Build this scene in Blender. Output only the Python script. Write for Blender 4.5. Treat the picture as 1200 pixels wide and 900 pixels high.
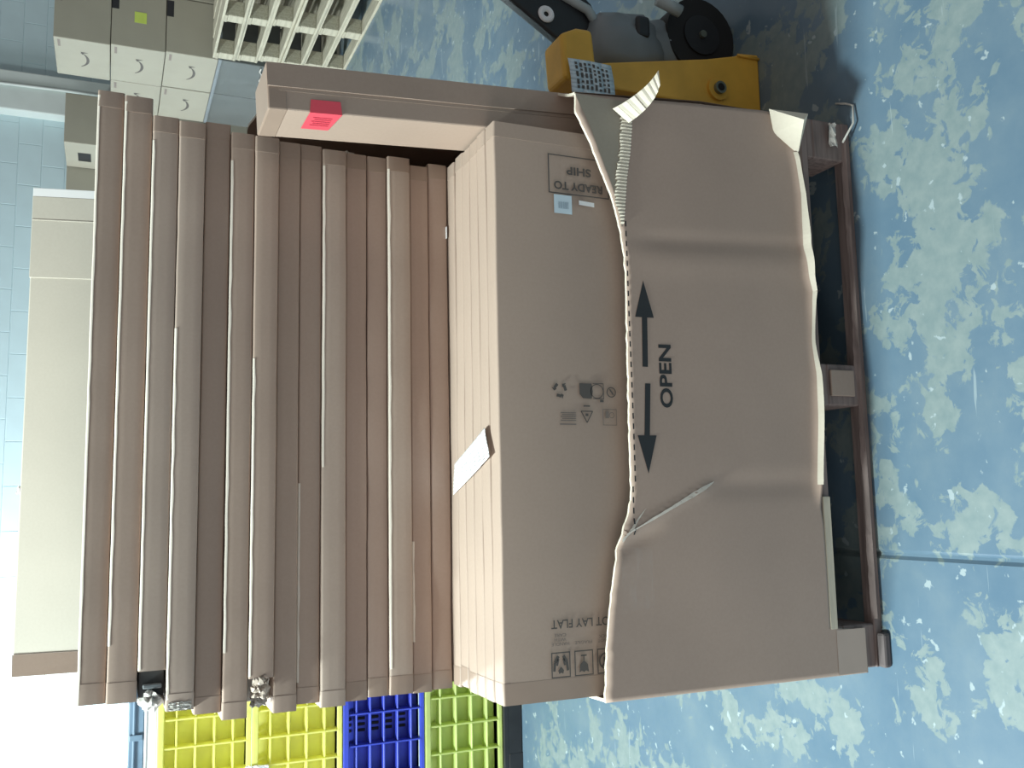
import bpy, bmesh, math, random
from mathutils import Vector, Matrix, noise

# ------------------------------------------------------------------ clear
for o in list(bpy.data.objects):
    bpy.data.objects.remove(o, do_unlink=True)
scene = bpy.context.scene
col = scene.collection

# ------------------------------------------------------------------ camera (phone held sideways: image left is world up)
cam_data = bpy.data.cameras.new('camera')
cam = bpy.data.objects.new('camera', cam_data)
col.objects.link(cam)
yaw, pitch, roll = 0.1361, 0.4019, -0.0328
fwd = Vector((math.sin(yaw)*math.cos(pitch), math.cos(yaw)*math.cos(pitch), -math.sin(pitch)))
rgt = Vector((math.cos(yaw), -math.sin(yaw), 0))
dwn = fwd.cross(rgt)
r2 = rgt*math.cos(roll) + dwn*math.sin(roll)
d2 = -rgt*math.sin(roll) + dwn*math.cos(roll)
cam.matrix_world = Matrix(((d2.x, r2.x, -fwd.x, 0.3612), (d2.y, r2.y, -fwd.y, -1.5835), (d2.z, r2.z, -fwd.z, 1.5271), (0, 0, 0, 1)))
cam_data.sensor_width = 36
cam_data.lens = 1102.3/1200*36
cam_data.clip_start = 0.02
scene.camera = cam

# ------------------------------------------------------------------ world, lights, exposure
world = bpy.data.worlds.new('hall'); scene.world = world
world.use_nodes = True
bg = world.node_tree.nodes['Background']
bg.inputs[0].default_value = (1.0, 0.97, 0.95, 1)
bg.inputs[1].default_value = 0.28

def area(name, loc, target, sx, sy, power, color):
    l = bpy.data.lights.new(name, 'AREA'); l.shape = 'RECTANGLE'; l.size = sx; l.size_y = sy
    l.energy = power; l.color = color
    o = bpy.data.objects.new(name, l); col.objects.link(o)
    o.location = loc
    o.rotation_euler = (Vector(target)-Vector(loc)).to_track_quat('-Z', 'Y').to_euler()
    return o
area('door_daylight_or_fill', (-5.2, 3.2, 1.9), (0.0, 4.5, 1.3), 3.0, 2.8, 330, (0.95, 0.98, 1.0))  # daylight from the dock door at the back left
area('door_daylight_or_fill', (-5.0, -2.6, 1.9), (0.0, 0.6, 0.9), 2.6, 2.6, 95, (1.0, 0.96, 0.92))  # added fill, no second door here; brightens the left ends of the fronts
area('ceiling_strip_lamp', (-1.8, -0.02, 4.6), (-1.8, -0.02, 0), 0.35, 1.0, 530, (0.86, 1.0, 0.97))
area('ceiling_strip_lamp', (-2.3, 6.6, 4.2), (-2.3, 6.6, 0), 0.35, 1.3, 620, (0.95, 1.0, 1.0))

vs = scene.view_settings
vs.view_transform = 'Standard'; vs.look = 'None'; vs.gamma = 1.0; vs.use_curve_mapping = False
vs.exposure = 0.0

# ------------------------------------------------------------------ materials
M = {}
def nt(name):
    m = bpy.data.materials.new(name); m.use_nodes = True
    t = m.node_tree; b = t.nodes['Principled BSDF']
    M[name] = m
    return m, t, b
def N(t, kind, **k):
    n = t.nodes.new(kind)
    for a, v in k.items(): setattr(n, a, v)
    return n
def ramp(t, stops, interp='LINEAR'):
    r = N(t, 'ShaderNodeValToRGB'); r.color_ramp.interpolation = interp
    e = r.color_ramp.elements
    while len(e) < len(stops): e.new(0.5)
    for el, (p, c) in zip(e, stops):
        el.position = p; el.color = (*c, 1) if len(c) == 3 else c
    return r
def mul(c, f): return tuple(max(0, min(1, x*f)) for x in c)

def plain(name, c, rough=0.5, metal=0.0, var=0.06, scale=14, bump=0.0, spec=0.5):
    m, t, b = nt(name)
    tc = N(t, 'ShaderNodeTexCoord'); no = N(t, 'ShaderNodeTexNoise')
    no.inputs['Scale'].default_value = scale; no.inputs['Detail'].default_value = 5
    t.links.new(tc.outputs['Object'], no.inputs['Vector'])
    r = ramp(t, [(0.3, mul(c, 1-var)), (0.7, mul(c, 1+var))])
    t.links.new(no.outputs['Fac'], r.inputs['Fac'])
    t.links.new(r.outputs['Color'], b.inputs['Base Color'])
    b.inputs['Roughness'].default_value = rough; b.inputs['Metallic'].default_value = metal
    b.inputs['Specular IOR Level'].default_value = spec
    if bump:
        bp = N(t, 'ShaderNodeBump'); bp.inputs['Strength'].default_value = bump; bp.inputs['Distance'].default_value = 0.004
        t.links.new(no.outputs['Fac'], bp.inputs['Height']); t.links.new(bp.outputs['Normal'], b.inputs['Normal'])
    return m

def cardboard(name, c, rough=0.62, var=0.05, flute=0.0, axis='X'):
    m, t, b = nt(name)
    tc = N(t, 'ShaderNodeTexCoord')
    n1 = N(t, 'ShaderNodeTexNoise'); n1.inputs['Scale'].default_value = 3.0; n1.inputs['Detail'].default_value = 6
    n2 = N(t, 'ShaderNodeTexNoise'); n2.inputs['Scale'].default_value = 160; n2.inputs['Detail'].default_value = 3
    for n in (n1, n2): t.links.new(tc.outputs['Object'], n.inputs['Vector'])
    r1 = ramp(t, [(0.3, mul(c, 1-var)), (0.7, mul(c, 1+var))])
    t.links.new(n1.outputs['Fac'], r1.inputs['Fac'])
    r2_ = ramp(t, [(0.35, (0.97, 0.965, 0.96)), (0.65, (1, 1, 1))])
    t.links.new(n2.outputs['Fac'], r2_.inputs['Fac'])
    mx = N(t, 'ShaderNodeMixRGB', blend_type='MULTIPLY'); mx.inputs['Fac'].default_value = 1
    t.links.new(r1.outputs['Color'], mx.inputs['Color1']); t.links.new(r2_.outputs['Color'], mx.inputs['Color2'])
    t.links.new(mx.outputs['Color'], b.inputs['Base Color'])
    b.inputs['Roughness'].default_value = rough
    b.inputs['Specular IOR Level'].default_value = 0.35
    bp = N(t, 'ShaderNodeBump'); bp.inputs['Strength'].default_value = 0.25; bp.inputs['Distance'].default_value = 0.006
    t.links.new(n1.outputs['Fac'], bp.inputs['Height'])
    if flute:
        w = N(t, 'ShaderNodeTexWave', bands_direction=axis); w.inputs['Scale'].default_value = 45
        t.links.new(tc.outputs['Object'], w.inputs['Vector'])
        b2 = N(t, 'ShaderNodeBump'); b2.inputs['Strength'].default_value = flute; b2.inputs['Distance'].default_value = 0.001
        t.links.new(w.outputs['Fac'], b2.inputs['Height']); t.links.new(bp.outputs['Normal'], b2.inputs['Normal'])
        t.links.new(b2.outputs['Normal'], b.inputs['Normal'])
    else:
        t.links.new(bp.outputs['Normal'], b.inputs['Normal'])
    return m

KRAFT = (0.41, 0.315, 0.258)
cardboard('kraft', KRAFT)
cardboard('kraft_dark', mul(KRAFT, 0.90))
cardboard('kraft_red', (0.385, 0.285, 0.235))
cardboard('kraft_grey', (0.43, 0.345, 0.29))
cardboard('kraft_light', (0.50, 0.425, 0.36))
cardboard('kraft_panel', (0.445, 0.335, 0.275))
cardboard('kraft_inner', (0.33, 0.295, 0.24))
cardboard('kraft_pale', (0.56, 0.53, 0.46))
cardboard('carton_far', (0.33, 0.315, 0.255))
cardboard('worn_and_rim_liner', (0.72, 0.66, 0.58))  # pale liner: worn creases, and lit rims painted on the flat cartons
cardboard('cut_edge', (0.72, 0.66, 0.55), rough=0.8)
plain('brown_tape', (0.335, 0.25, 0.20), rough=0.38, var=0.04)
plain('corner_patch', (0.49, 0.385, 0.32), rough=0.45, var=0.03)
plain('clear_tape', (0.41, 0.345, 0.29), rough=0.3, var=0.04)
plain('ink', (0.022, 0.023, 0.025), rough=0.6, var=0.1)
plain('faded_ink', (0.10, 0.088, 0.08), rough=0.6, var=0.1)
plain('pale_ink', (0.20, 0.165, 0.145), rough=0.6, var=0.05)
plain('white_paper', (0.86, 0.87, 0.88), rough=0.6, var=0.02)
plain('blue_white_paper', (0.66, 0.80, 0.88), rough=0.5, var=0.02)
plain('grey_ink', (0.30, 0.40, 0.48), rough=0.6, var=0.05)
plain('red_sticker', (0.80, 0.09, 0.13), rough=0.45, var=0.04)
plain('red_ink', (0.45, 0.03, 0.06), rough=0.5)
plain('grey_foam', (0.50, 0.48, 0.45), rough=0.9, var=0.18, scale=40, bump=0.6)
plain('black_foam', (0.035, 0.037, 0.038), rough=0.6, var=0.2)
plain('film', (0.55, 0.54, 0.50), rough=0.38, var=0.12, scale=30)
plain('yellow_steel', (0.74, 0.42, 0.055), rough=0.42, var=0.16, scale=9, bump=0.08)
plain('bolt_steel', (0.22, 0.24, 0.20), rough=0.4, metal=0.7)
plain('dark_hole', (0.01, 0.01, 0.01), rough=0.9)
plain('black_plastic', (0.018, 0.019, 0.022), rough=0.45, var=0.2)
plain('black_rubber', (0.012, 0.012, 0.013), rough=0.7, var=0.2)
plain('grey_plastic', (0.20, 0.225, 0.24), rough=0.35, var=0.08)
plain('light_grey_plastic', (0.40, 0.45, 0.46), rough=0.4, var=0.08)
plain('white_plastic', (0.9, 0.9, 0.92), rough=0.4, var=0.02)
plain('dark_carton', (0.105, 0.115, 0.112), rough=0.35, var=0.08, scale=5)
plain('pilaster_paint', (0.62, 0.70, 0.68), rough=0.6, var=0.06, scale=4)
plain('wall_joint', (0.495, 0.64, 0.68), rough=0.8, var=0.05)
plain('block_paint', (0.52, 0.67, 0.71), rough=0.55, var=0.05, scale=3, bump=0.1)
plain('lime_label', (0.50, 0.62, 0.12), rough=0.5)
plain('green_spot', (0.12, 0.34, 0.33), rough=0.6)

def wood(name, c, dark=0.55):
    m, t, b = nt(name)
    tc = N(t, 'ShaderNodeTexCoord'); mp = N(t, 'ShaderNodeMapping'); mp.inputs['Scale'].default_value = (2.5, 28, 28)
    no = N(t, 'ShaderNodeTexNoise'); no.inputs['Scale'].default_value = 3; no.inputs['Detail'].default_value = 7
    t.links.new(tc.outputs['Object'], mp.inputs['Vector']); t.links.new(mp.outputs['Vector'], no.inputs['Vector'])
    r = ramp(t, [(0.28, mul(c, dark)), (0.55, c), (0.8, mul(c, 1.2))])
    t.links.new(no.outputs['Fac'], r.inputs['Fac']); t.links.new(r.outputs['Color'], b.inputs['Base Color'])
    bp = N(t, 'ShaderNodeBump'); bp.inputs['Strength'].default_value = 0.5; bp.inputs['Distance'].default_value = 0.003
    t.links.new(no.outputs['Fac'], bp.inputs['Height']); t.links.new(bp.outputs['Normal'], b.inputs['Normal'])
    b.inputs['Roughness'].default_value = 0.8
    return m
wood('grey_wood', (0.225, 0.175, 0.162))
wood('fresh_wood', (0.62, 0.56, 0.44), 0.8)
wood('dark_wood', (0.115, 0.095, 0.095))
wood('pale_wood', (0.42, 0.40, 0.31), 0.75)

def translucent_plastic(name, c, mix=0.5, rough=0.35):
    m, t, b = nt(name)
    tc = N(t, 'ShaderNodeTexCoord'); no = N(t, 'ShaderNodeTexNoise'); no.inputs['Scale'].default_value = 12
    t.links.new(tc.outputs['Object'], no.inputs['Vector'])
    r = ramp(t, [(0.3, mul(c, 0.92)), (0.7, mul(c, 1.06))]); t.links.new(no.outputs['Fac'], r.inputs['Fac'])
    t.links.new(r.outputs['Color'], b.inputs['Base Color']); b.inputs['Roughness'].default_value = rough
    tr = N(t, 'ShaderNodeBsdfTranslucent'); t.links.new(r.outputs['Color'], tr.inputs['Color'])
    ms = N(t, 'ShaderNodeMixShader'); ms.inputs['Fac'].default_value = mix
    t.links.new(b.outputs['BSDF'], ms.inputs[1]); t.links.new(tr.outputs['BSDF'], ms.inputs[2])
    t.links.new(ms.outputs['Shader'], t.nodes['Material Output'].inputs['Surface'])
    return m
translucent_plastic('yellow_plastic', (0.95, 0.93, 0.36))
translucent_plastic('lime_plastic', (0.76, 0.84, 0.36))
plain('blue_plastic', (0.045, 0.07, 0.50), rough=0.35, var=0.1)
plain('slate_plastic', (0.16, 0.24, 0.33), rough=0.45, var=0.1)

def clear_film(name):
    m, t, b = nt(name)
    b.inputs['Base Color'].default_value = (0.85, 0.88, 0.88, 1); b.inputs['Roughness'].default_value = 0.1
    tp = N(t, 'ShaderNodeBsdfTransparent'); ms = N(t, 'ShaderNodeMixShader')
    tc = N(t, 'ShaderNodeTexCoord'); mp = N(t, 'ShaderNodeMapping'); mp.inputs['Scale'].default_value = (6, 6, 40)
    no = N(t, 'ShaderNodeTexNoise'); no.inputs['Scale'].default_value = 2; no.inputs['Detail'].default_value = 5
    t.links.new(tc.outputs['Object'], mp.inputs['Vector']); t.links.new(mp.outputs['Vector'], no.inputs['Vector'])
    r = ramp(t, [(0.50, (0.02,)*3), (0.80, (0.10,)*3)]); t.links.new(no.outputs['Fac'], r.inputs['Fac'])
    bp = N(t, 'ShaderNodeBump'); bp.inputs['Strength'].default_value = 0.4; bp.inputs['Distance'].default_value = 0.006
    t.links.new(no.outputs['Fac'], bp.inputs['Height']); t.links.new(bp.outputs['Normal'], b.inputs['Normal'])
    t.links.new(r.outputs['Color'], ms.inputs['Fac'])
    t.links.new(tp.outputs['BSDF'], ms.inputs[1]); t.links.new(b.outputs['BSDF'], ms.inputs[2])
    t.links.new(ms.outputs['Shader'], t.nodes['Material Output'].inputs['Surface'])
clear_film('stretch_film')

def floor_material():
    m, t, b = nt('worn_blue_floor')
    L = t.links.new
    tc = N(t, 'ShaderNodeTexCoord')
    def nz(scale, detail, rough=0.55, dist=0.0, sc=(1, 1, 1), off=(0, 0, 0)):
        mp = N(t, 'ShaderNodeMapping'); mp.inputs['Scale'].default_value = sc; mp.inputs['Location'].default_value = off
        L(tc.outputs['Object'], mp.inputs['Vector'])
        n = N(t, 'ShaderNodeTexNoise'); n.inputs['Scale'].default_value = scale; n.inputs['Detail'].default_value = detail
        n.inputs['Roughness'].default_value = rough; n.inputs['Distortion'].default_value = dist
        L(mp.outputs['Vector'], n.inputs['Vector']); return n
    blue = nz(5.5, 6, 0.6, 0.0, (1, 1, 1), (3, 1, 0))
    rb = ramp(t, [(0.30, (0.094, 0.162, 0.232)), (0.55, (0.124, 0.192, 0.254)), (0.75, (0.158, 0.222, 0.268))])
    L(blue.outputs['Fac'], rb.inputs['Fac'])
    big = nz(4.6, 2.0, 0.5, 0.3, (1, 1.0, 1), (0.6, 2.3, 0))
    fine = nz(24, 7, 0.62, 0.6, (1, 1, 1), (5, 5, 0))
    ad = N(t, 'ShaderNodeMath', operation='MULTIPLY_ADD'); ad.inputs[1].default_value = 0.55
    L(fine.outputs['Fac'], ad.inputs[0]); L(big.outputs['Fac'], ad.inputs[2])
    mask = ramp(t, [(0.0, (0, 0, 0)), (0.792, (0, 0, 0)), (0.815, (1, 1, 1))])
    half = N(t, 'ShaderNodeMath', operation='MULTIPLY'); half.inputs[1].default_value = 1.0
    L(ad.outputs[0], half.inputs[0]); L(half.outputs[0], mask.inputs['Fac'])
    pale = nz(30, 5, 0.6)
    rp = ramp(t, [(0.3, (0.160, 0.222, 0.236)), (0.7, (0.220, 0.275, 0.278))])
    L(pale.outputs['Fac'], rp.inputs['Fac'])
    mx = N(t, 'ShaderNodeMixRGB'); L(mask.outputs['Color'], mx.inputs['Fac'])
    L(rb.outputs['Color'], mx.inputs['Color1']); L(rp.outputs['Color'], mx.inputs['Color2'])
    # bright flecks and scratches
    fl = nz(26, 4, 0.5, 0.2, (1, 1, 1), (9, 2, 0))
    rf = ramp(t, [(0.655, (0, 0, 0)), (0.68, (1, 1, 1))]); L(fl.outputs['Fac'], rf.inputs['Fac'])
    sc = nz(9, 3, 0.5, 0.0, (0.35, 5, 1), (2, 7, 0))
    rs = ramp(t, [(0.70, (0, 0, 0)), (0.72, (0.6, 0.6, 0.6))]); L(sc.outputs['Fac'], rs.inputs['Fac'])
    mxm = N(t, 'ShaderNodeMath', operation='MAXIMUM'); L(rf.outputs['Color'], mxm.inputs[0]); L(rs.outputs['Color'], mxm.inputs[1])
    m2 = N(t, 'ShaderNodeMixRGB'); m2.inputs['Color2'].default_value = (0.31, 0.38, 0.41, 1)
    L(mxm.outputs[0], m2.inputs['Fac']); L(mx.outputs['Color'], m2.inputs['Color1'])
    L(m2.outputs['Color'], b.inputs['Base Color'])
    ru = N(t, 'ShaderNodeMapRange'); ru.inputs['To Min'].default_value = 0.30; ru.inputs['To Max'].default_value = 0.55
    L(mask.outputs['Color'], ru.inputs['Value']); L(ru.outputs['Result'], b.inputs['Roughness'])
    b.inputs['Specular IOR Level'].default_value = 0.4
    bp = N(t, 'ShaderNodeBump'); bp.inputs['Strength'].default_value = 0.25; bp.inputs['Distance'].default_value = 0.002
    L(fine.outputs['Fac'], bp.inputs['Height']); L(bp.outputs['Normal'], b.inputs['Normal'])
    return m
floor_material()

# ------------------------------------------------------------------ mesh helpers
class MB:
    def __init__(s): s.v = []; s.f = []; s.mi = []; s.smooth = []
    def add(s, vs, fs, mi=0, smooth=False):
        o = len(s.v); s.v += [tuple(v) for v in vs]
        for f in fs: s.f.append(tuple(i+o for i in f)); s.mi.append(mi); s.smooth.append(smooth)
        return s
    def box(s, x0, x1, y0, y1, z0, z1, mi=0):
        return s.add([(x0,y0,z0),(x1,y0,z0),(x1,y1,z0),(x0,y1,z0),(x0,y0,z1),(x1,y0,z1),(x1,y1,z1),(x0,y1,z1)],
              [(0,3,2,1),(4,5,6,7),(0,1,5,4),(1,2,6,5),(2,3,7,6),(3,0,4,7)], mi)
    def bbox(s, x0, x1, y0, y1, z0, z1, r=0.004, mi=0, seg=2):
        bm = bmesh.new(); bmesh.ops.create_cube(bm, size=1)
        for v in bm.verts:
            v.co = Vector((x0+(v.co.x+.5)*(x1-x0), y0+(v.co.y+.5)*(y1-y0), z0+(v.co.z+.5)*(z1-z0)))
        bmesh.ops.bevel(bm, geom=bm.edges[:], offset=r, segments=seg, affect='EDGES', profile=0.5)
        bm.verts.index_update()
        s.add([v.co[:] for v in bm.verts], [[v.index for v in f.verts] for f in bm.faces], mi); bm.free(); return s
    def prism(s, poly, axis, a, b, mi=0):
        # poly: list of 2D points; axis 'y': (x,z) extruded along y
        n = len(poly)
        def P(p, t): return {'y': (p[0], t, p[1]), 'x': (t, p[0], p[1]), 'z': (p[0], p[1], t)}[axis]
        vs = [P(p, a) for p in poly]+[P(p, b) for p in poly]
        fs = [tuple(range(n)), tuple(range(2*n-1, n-1, -1))]+[(i, i+n, (i+1) % n+n, (i+1) % n) for i in range(n)]
        return s.add(vs, fs, mi)
    def cyl(s, c, axis, r, l, n=24, mi=0, r1=None):
        a = Vector(axis).normalized(); u = a.orthogonal().normalized(); w = a.cross(u); c = Vector(c); r1 = r if r1 is None else r1
        vs = []; 
        for t, rr in ((0, r), (l, r1)):
            for i in range(n):
                g = 2*math.pi*i/n; vs.append(c+a*t+u*math.cos(g)*rr+w*math.sin(g)*rr)
        fs = [(i, (i+1) % n, (i+1) % n+n, i+n) for i in range(n)]
        s.add(vs, fs, mi, True); s.add(vs[:n], [tuple(range(n-1, -1, -1))], mi); s.add(vs[n:], [tuple(range(n))], mi); return s
    def tube(s, pts, r, n=8, mi=0):
        pts = [Vector(p) for p in pts]; rings = []
        for i, p in enumerate(pts):
            d = (pts[min(i+1, len(pts)-1)]-pts[max(i-1, 0)]).normalized(); u = d.orthogonal().normalized()
            if i and rings: 
                u = (prev-d*prev.dot(d)).normalized()
            prev = u; w = d.cross(u); rings.append([p+u*math.cos(2*math.pi*k/n)*r+w*math.sin(2*math.pi*k/n)*r for k in range(n)])
        vs = [v for g in rings for v in g]; fs = []
        for i in range(len(pts)-1):
            for k in range(n): fs.append((i*n+k, i*n+(k+1) % n, (i+1)*n+(k+1) % n, (i+1)*n+k))
        fs += [tuple(range(n-1, -1, -1)), tuple(range((len(pts)-1)*n, len(pts)*n))]
        return s.add(vs, fs, mi, True)
    def mesh(s, name, mats):
        me = bpy.data.meshes.new(name); me.from_pydata(s.v, [], s.f); me.update()
        for m in mats: me.materials.append(M[m])
        for p, mi, sm in zip(me.polygons, s.mi, s.smooth): p.material_index = mi; p.use_smooth = sm
        bm = bmesh.new(); bm.from_mesh(me); bmesh.ops.recalc_face_normals(bm, faces=bm.faces); bm.to_mesh(me); bm.free()
        return me
    def build(s, name, mats, parent=None, loc=None):
        if isinstance(mats, str): mats = [mats]
        o = bpy.data.objects.new(name, s.mesh(name, mats)); col.objects.link(o)
        if parent: o.parent = parent
        if loc: o.location = loc
        return o

def inst(name, me, parent=None, loc=(0, 0, 0), rot=(0, 0, 0), scale=(1, 1, 1)):
    o = bpy.data.objects.new(name, me); col.objects.link(o); o.parent = parent
    o.location = loc; o.rotation_euler = rot; o.scale = scale; return o
def tag(o, label, cat, group=None):
    o['label'] = label; o['category'] = cat
    if group: o['group'] = group
    return o
def thing(name, label, cat, loc=(0, 0, 0), group=None):
    o = bpy.data.objects.new(name, None); col.objects.link(o); o.location = loc
    o.empty_display_size = 0.1
    return tag(o, label, cat, group)
def struct(o): o['kind'] = 'structure'; return o
def copy_tree(o, parent=None):
    c = o.copy(); col.objects.link(c); c.parent = parent
    for ch in o.children: copy_tree(ch, c)
    return c

def text_geo(s, bold=0.0):
    cu = bpy.data.curves.new('lettering', 'FONT'); cu.body = s; cu.size = 1.0; cu.offset = bold; cu.align_x = 'CENTER'
    cu.resolution_u = 4
    o = bpy.data.objects.new('lettering', cu); col.objects.link(o)
    dg = bpy.context.evaluated_depsgraph_get(); me = o.evaluated_get(dg).to_mesh()
    vs = [(v.co.x, v.co.y) for v in me.vertices]; fs = [tuple(p.vertices) for p in me.polygons]
    o.evaluated_get(dg).to_mesh_clear(); bpy.data.objects.remove(o, do_unlink=True); bpy.data.curves.remove(cu)
    x0 = min(v[0] for v in vs); x1 = max(v[0] for v in vs); y0 = min(v[1] for v in vs); y1 = max(v[1] for v in vs)
    return [((x-x0)/(x1-x0), (y-y0)/(y1-y0)) for x, y in vs], fs
class Print(MB):
    """flat print on a surface: 2D coordinates (right, up) in metres mapped by fn to 3D"""
    def __init__(s, fn): super().__init__(); s.fn = fn
    def poly(s, pts, mi=0): s.add([s.fn(*p) for p in pts], [tuple(range(len(pts)))], mi); return s
    def rect(s, a0, b0, a1, b1, mi=0): return s.poly([(a0, b0), (a1, b0), (a1, b1), (a0, b1)], mi)
    def frame(s, a0, b0, a1, b1, t, mi=0):
        s.rect(a0, b0, a1, b0+t, mi); s.rect(a0, b1-t, a1, b1, mi); s.rect(a0, b0+t, a0+t, b1-t, mi); s.rect(a1-t, b0+t, a1, b1-t, mi); return s
    def text(s, string, a0, b0, a1, b1, bold=0.02, mi=0):
        vs, fs = text_geo(string, bold)
        s.add([s.fn(a0+x*(a1-a0), b0+y*(b1-b0)) for x, y in vs], fs, mi); return s
    def ring(s, a, b, r, t, n=20, g0=0, g1=2*math.pi, mi=0):
        for i in range(n):
            p, q = g0+(g1-g0)*i/n, g0+(g1-g0)*(i+1)/n
            s.poly([(a+r*math.cos(p), b+r*math.sin(p)), (a+r*math.cos(q), b+r*math.sin(q)),
                    (a+(r-t)*math.cos(q), b+(r-t)*math.sin(q)), (a+(r-t)*math.cos(p), b+(r-t)*math.sin(p))], mi)
        return s
    def line(s, a0, b0, a1, b1, t, mi=0):
        d = math.hypot(a1-a0, b1-b0); nx, ny = -(b1-b0)/d*t/2, (a1-a0)/d*t/2
        return s.poly([(a0+nx, b0+ny), (a1+nx, b1+ny), (a1-nx, b1-ny), (a0-nx, b0-ny)], mi)

# ================================================================== SETTING
# floor: concrete slabs with a saw-cut joint
JX = 0.236
fl = MB()
xs = [(-14, 0), (JX-0.010, 0), (JX-0.003, -0.007), (JX+0.003, -0.007), (JX+0.010, 0), (14, 0)]
for i in range(5):
    (xa, za), (xb, zb) = xs[i], xs[i+1]
    fl.add([(xa, -6, za), (xb, -6, zb), (xb, 14, zb), (xa, 14, za)], [(0, 1, 2, 3)])
struct(fl.build('floor', 'worn_blue_floor'))

# back wall: painted block courses on a joint backing
WY = 8.0
wall = struct(MB().box(-6, 9, WY+0.001, WY+0.2, 0, 5).build('wall_back', 'wall_joint'))
bw, bh, gap = 0.40, 0.20, 0.007
blk = MB().bbox(gap/2, bw-gap/2, -0.0020, 0.02, gap/2, bh-gap/2, r=0.0018, seg=1).mesh('block', ['block_paint'])
for row in range(6, 14):
    for k in range(-8, 15):
        x = k*bw+(0.2 if row % 2 else 0)
        inst('block', blk, wall, (x, WY, row*bh))
MB().box(-6, 9, WY-0.0020, WY+0.004, 14*bh, 5).build('upper_wall', 'block_paint', wall)
MB().box(-6, 9, WY-0.0020, WY+0.004, 0, 6*bh).build('lower_wall', 'block_paint', wall)
pil = struct(MB().bbox(4.06, 4.44, WY-0.16, WY+0.01, 0, 5, r=0.012).build('trim_1', 'pilaster_paint'))
MB().tube([(4.30, WY-0.175, 1.2), (4.302, WY-0.178, 2.0), (4.28, WY-0.176, 3.2)], 0.014).build('conduit', 'pilaster_paint', pil)

# ================================================================== PALLETS
def pallet(name, label, loc, W, D, H, mats, group=None, rng=None, nb=7, solid=(), fd=None):
    """block pallet, W along x, D along y; boards run along x"""
    top, blkm, bot = mats
    t = thing(name, label, 'pallet', loc, group); rng = rng or random.Random(1)
    th = 0.018; z3 = H; z2 = H-th; z1 = H-2*th; bwid = D/nb*0.80
    board = MB().bbox(0, W, 0, bwid, 0, th, r=0.002, seg=1).mesh('deck_board', [top])
    for i in range(nb):
        y = (D-bwid)*i/(nb-1)
        inst('deck_board', board, t, (rng.uniform(-.003, .003), y, z2+rng.uniform(-.0008, 0)))
    bl = 0.09
    st = MB().bbox(0, bl, 0, D, 0, th, r=0.002, seg=1).mesh('stringer_board', [blkm])
    b = MB().bbox(0, bl, 0, bl*1.2, 0, z1-th, r=0.003, seg=1).mesh('block', [blkm])
    bb = MB().bbox(0, W, 0, bl*1.2, 0, th, r=0.002, seg=1).mesh('bottom_board', [bot])
    for i in range(3):
        x = (W-bl)*i/2
        inst('stringer_board', st, t, (x, 0.003, z1))
        if i in solid:
            MB().bbox(0, bl, 0, D-.006, 0, z1-th, r=0.003, seg=1).build('stringer', blkm, t, (x, 0.003, th))
        else:
            for j in range(3): inst('block', b, t, (x, 0.002+(D-bl*1.2-0.004)*j/2, th))
        if i == 0 and fd: MB().bbox(0, W, 0, fd, 0, th+.004, r=0.002, seg=1).build('bottom_board', bot, t)
        else: inst('bottom_board', bb, t, (0, (D-bl*1.2)*i/2, 0))
    return t
PH = 0.140
pal = pallet('wooden_pallet', 'worn grey wooden pallet under the torn open bulk carton', (0, 0, 0), 1.2, 1.12, PH, ('grey_wood', 'grey_wood', 'grey_wood'), solid=(0, 1), fd=.030)
rng = random.Random(5)
# splintered upper edge of the front bottom board and its chipped corner
sp = MB(); prev = None
for i in range(61):
    x = 0.10+1.06*i/60; h = max(0.0003, 0.001+0.005*noise.noise(Vector((x*7, 2.2, 0)))+rng.uniform(-.0015, .0015))
    cur = (x, h)
    if prev: sp.add([(prev[0], -0.006, 0.017), (cur[0], -0.006, 0.017), (cur[0], 0.004, 0.022+cur[1]), (prev[0], 0.004, 0.022+prev[1])], [(0, 1, 2, 3)])
    prev = cur
sp.build('splintered_edge', 'grey_wood', pal)
MB().bbox(0.0, 0.072, -0.022, 0.0, 0.0, 0.020, r=0.006).build('chipped_corner', 'dark_wood', pal)
MB().bbox(0.086, 0.36, -0.0035, 0.001, 0.1225, 0.1415, r=.001, seg=1).build('split_board_edge', 'fresh_wood', pal)
MB().bbox(0.575, 0.632, -0.004, 0.002, 0.035, 0.100, r=0.002).build('paper_sleeve', 'kraft_dark', pal)

for i in range(6):
    words = ['lowest', 'second from the bottom', 'third from the bottom', 'third from the top', 'second from the top', 'topmost'][i]
    p = pallet('wooden_pallet', 'pale wooden pallet, %s in the pile of empty pallets' % words, (4.57+rng.uniform(-.012, .012), 3.90+rng.uniform(-.02, .02), i*0.156), 1.2, 1.0, 0.1555,
               ('pale_wood', 'pale_wood', 'pale_wood'), 'pile of empty pallets', rng)
    p.rotation_euler = (0, 0, math.radians(90))

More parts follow.
